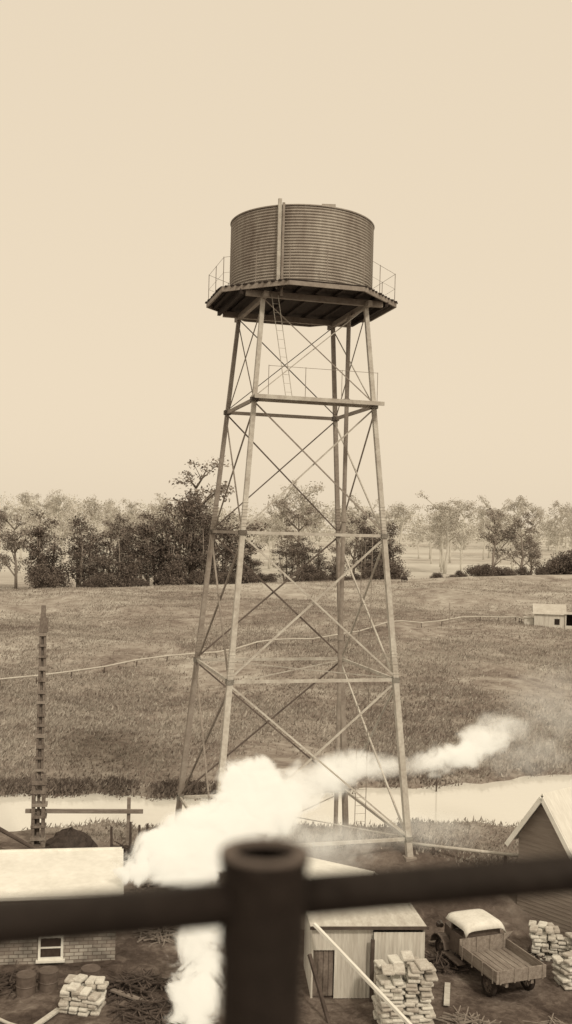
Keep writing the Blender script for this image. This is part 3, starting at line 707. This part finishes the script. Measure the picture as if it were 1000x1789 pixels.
puffs=[(-4.2,31,-10.25,.75,.5,.5,.8,0),(-3.5,31.5,-10.0,.9,.7,.75,.9,0),(-2.7,32,-9.75,1.0,.8,.95,1,0),(-1.9,32.3,-9.6,1.1,.8,1.05,1,0),(-1.2,32.8,-9.2,1.15,.9,1.15,1,0),(-.95,33,-8.2,.95,.8,.9,1,.0),(-.1,33.6,-8.9,.9,.8,.95,.7,.05),
 (.6,35,-8.75,1.0,.8,.7,.28,.15),(1.6,36.8,-8.7,1.15,.9,.7,.22,.10),(2.7,38.3,-8.7,1.1,.9,.65,.18,.15),(3.7,39.5,-8.9,1.0,.9,.5,.10,.15),(4.9,40.6,-9.1,1.0,.9,.45,.05,.1),(6.2,41.6,-9.2,.9,.9,.5,.16,.15),(7.3,42.3,-8.95,1.1,.9,.55,.32,.05),(8.5,43,-8.45,1.1,.9,.60,.22,.12),(9.5,44,-8.1,1.1,.9,.7,.07,.1),(12.2,46,-7.6,2.2,1.2,2.0,.012,-.1),(10.5,44,-9.3,2.4,1.0,.9,.016,-.1),
 (-2.0,27.2,-11.2,.75,.6,.9,.5,.1),(-2.1,27,-12.2,.8,.6,1.0,.6,.1),(-1.7,27.8,-10.6,.75,.6,.8,.4,.1),(1.2,34.8,-10.5,2.2,1,.9,.045,-.1),(5.0,37,-10.6,2.4,1,.7,.02,-.1),(-2.6,31.8,-10.6,.8,.6,.6,.5,0)]
for x,y,z,a,b_,c,dn_,rg in puffs:
    o=bpy.data.objects.new('steam_puff',sm); COL.objects.link(o); o.parent=ST; o.location=(x+2.8,y-32,z+11); o.scale=(a*1.3,b_*1.3,c*1.3); o.color=(dn_,rg,0,1)
# ------------------------------------------------------------ world & light
az=R(155); el=R(42)
w=bpy.data.worlds.new('World'); scene.world=w; w.use_nodes=True; n=w.node_tree; N=n.nodes; L=n.links
bg=N['Background']; sk=N.new('ShaderNodeTexSky'); sk.sky_type='NISHITA'; sk.sun_disc=False; sk.sun_elevation=el; sk.sun_rotation=az; sk.dust_density=4
bw=N.new('ShaderNodeRGBToBW'); L.new(sk.outputs[0],bw.inputs[0])
mr=N.new('ShaderNodeMapRange'); mr.inputs[1].default_value=0; mr.inputs[2].default_value=14; mr.inputs[3].default_value=7.8; mr.inputs[4].default_value=10.6; L.new(bw.outputs[0],mr.inputs[0])
vm=N.new('ShaderNodeVectorMath'); vm.operation='SCALE'; vm.inputs[0].default_value=(1.0,.842,.63); L.new(mr.outputs[0],vm.inputs['Scale'])
L.new(vm.outputs[0],bg.inputs[0]); bg.inputs[1].default_value=.1
sd=bpy.data.lights.new('sun','SUN'); sd.energy=1.7; sd.angle=R(6); sd.color=(1,.87,.69)
so=bpy.data.objects.new('sun',sd); COL.objects.link(so)
dirv=Vector((math.sin(az)*math.cos(el),math.cos(az)*math.cos(el),math.sin(el)))
so.rotation_euler=dirv.to_track_quat('Z','Y').to_euler(); so.location=dirv*50
# ------------------------------------------------------------ camera
cd=bpy.data.cameras.new('camera'); co=bpy.data.objects.new('camera',cd); COL.objects.link(co); scene.camera=co
cd.sensor_fit='VERTICAL'; cd.sensor_height=36; cd.lens=36*1790/1789; cd.shift_y=.021; cd.clip_start=.05; cd.clip_end=8000
co.location=(0,0,0); co.rotation_euler=(R(90),R(-1.5),0)
cd.dof.use_dof=True; cd.dof.focus_distance=42; cd.dof.aperture_fstop=3.0
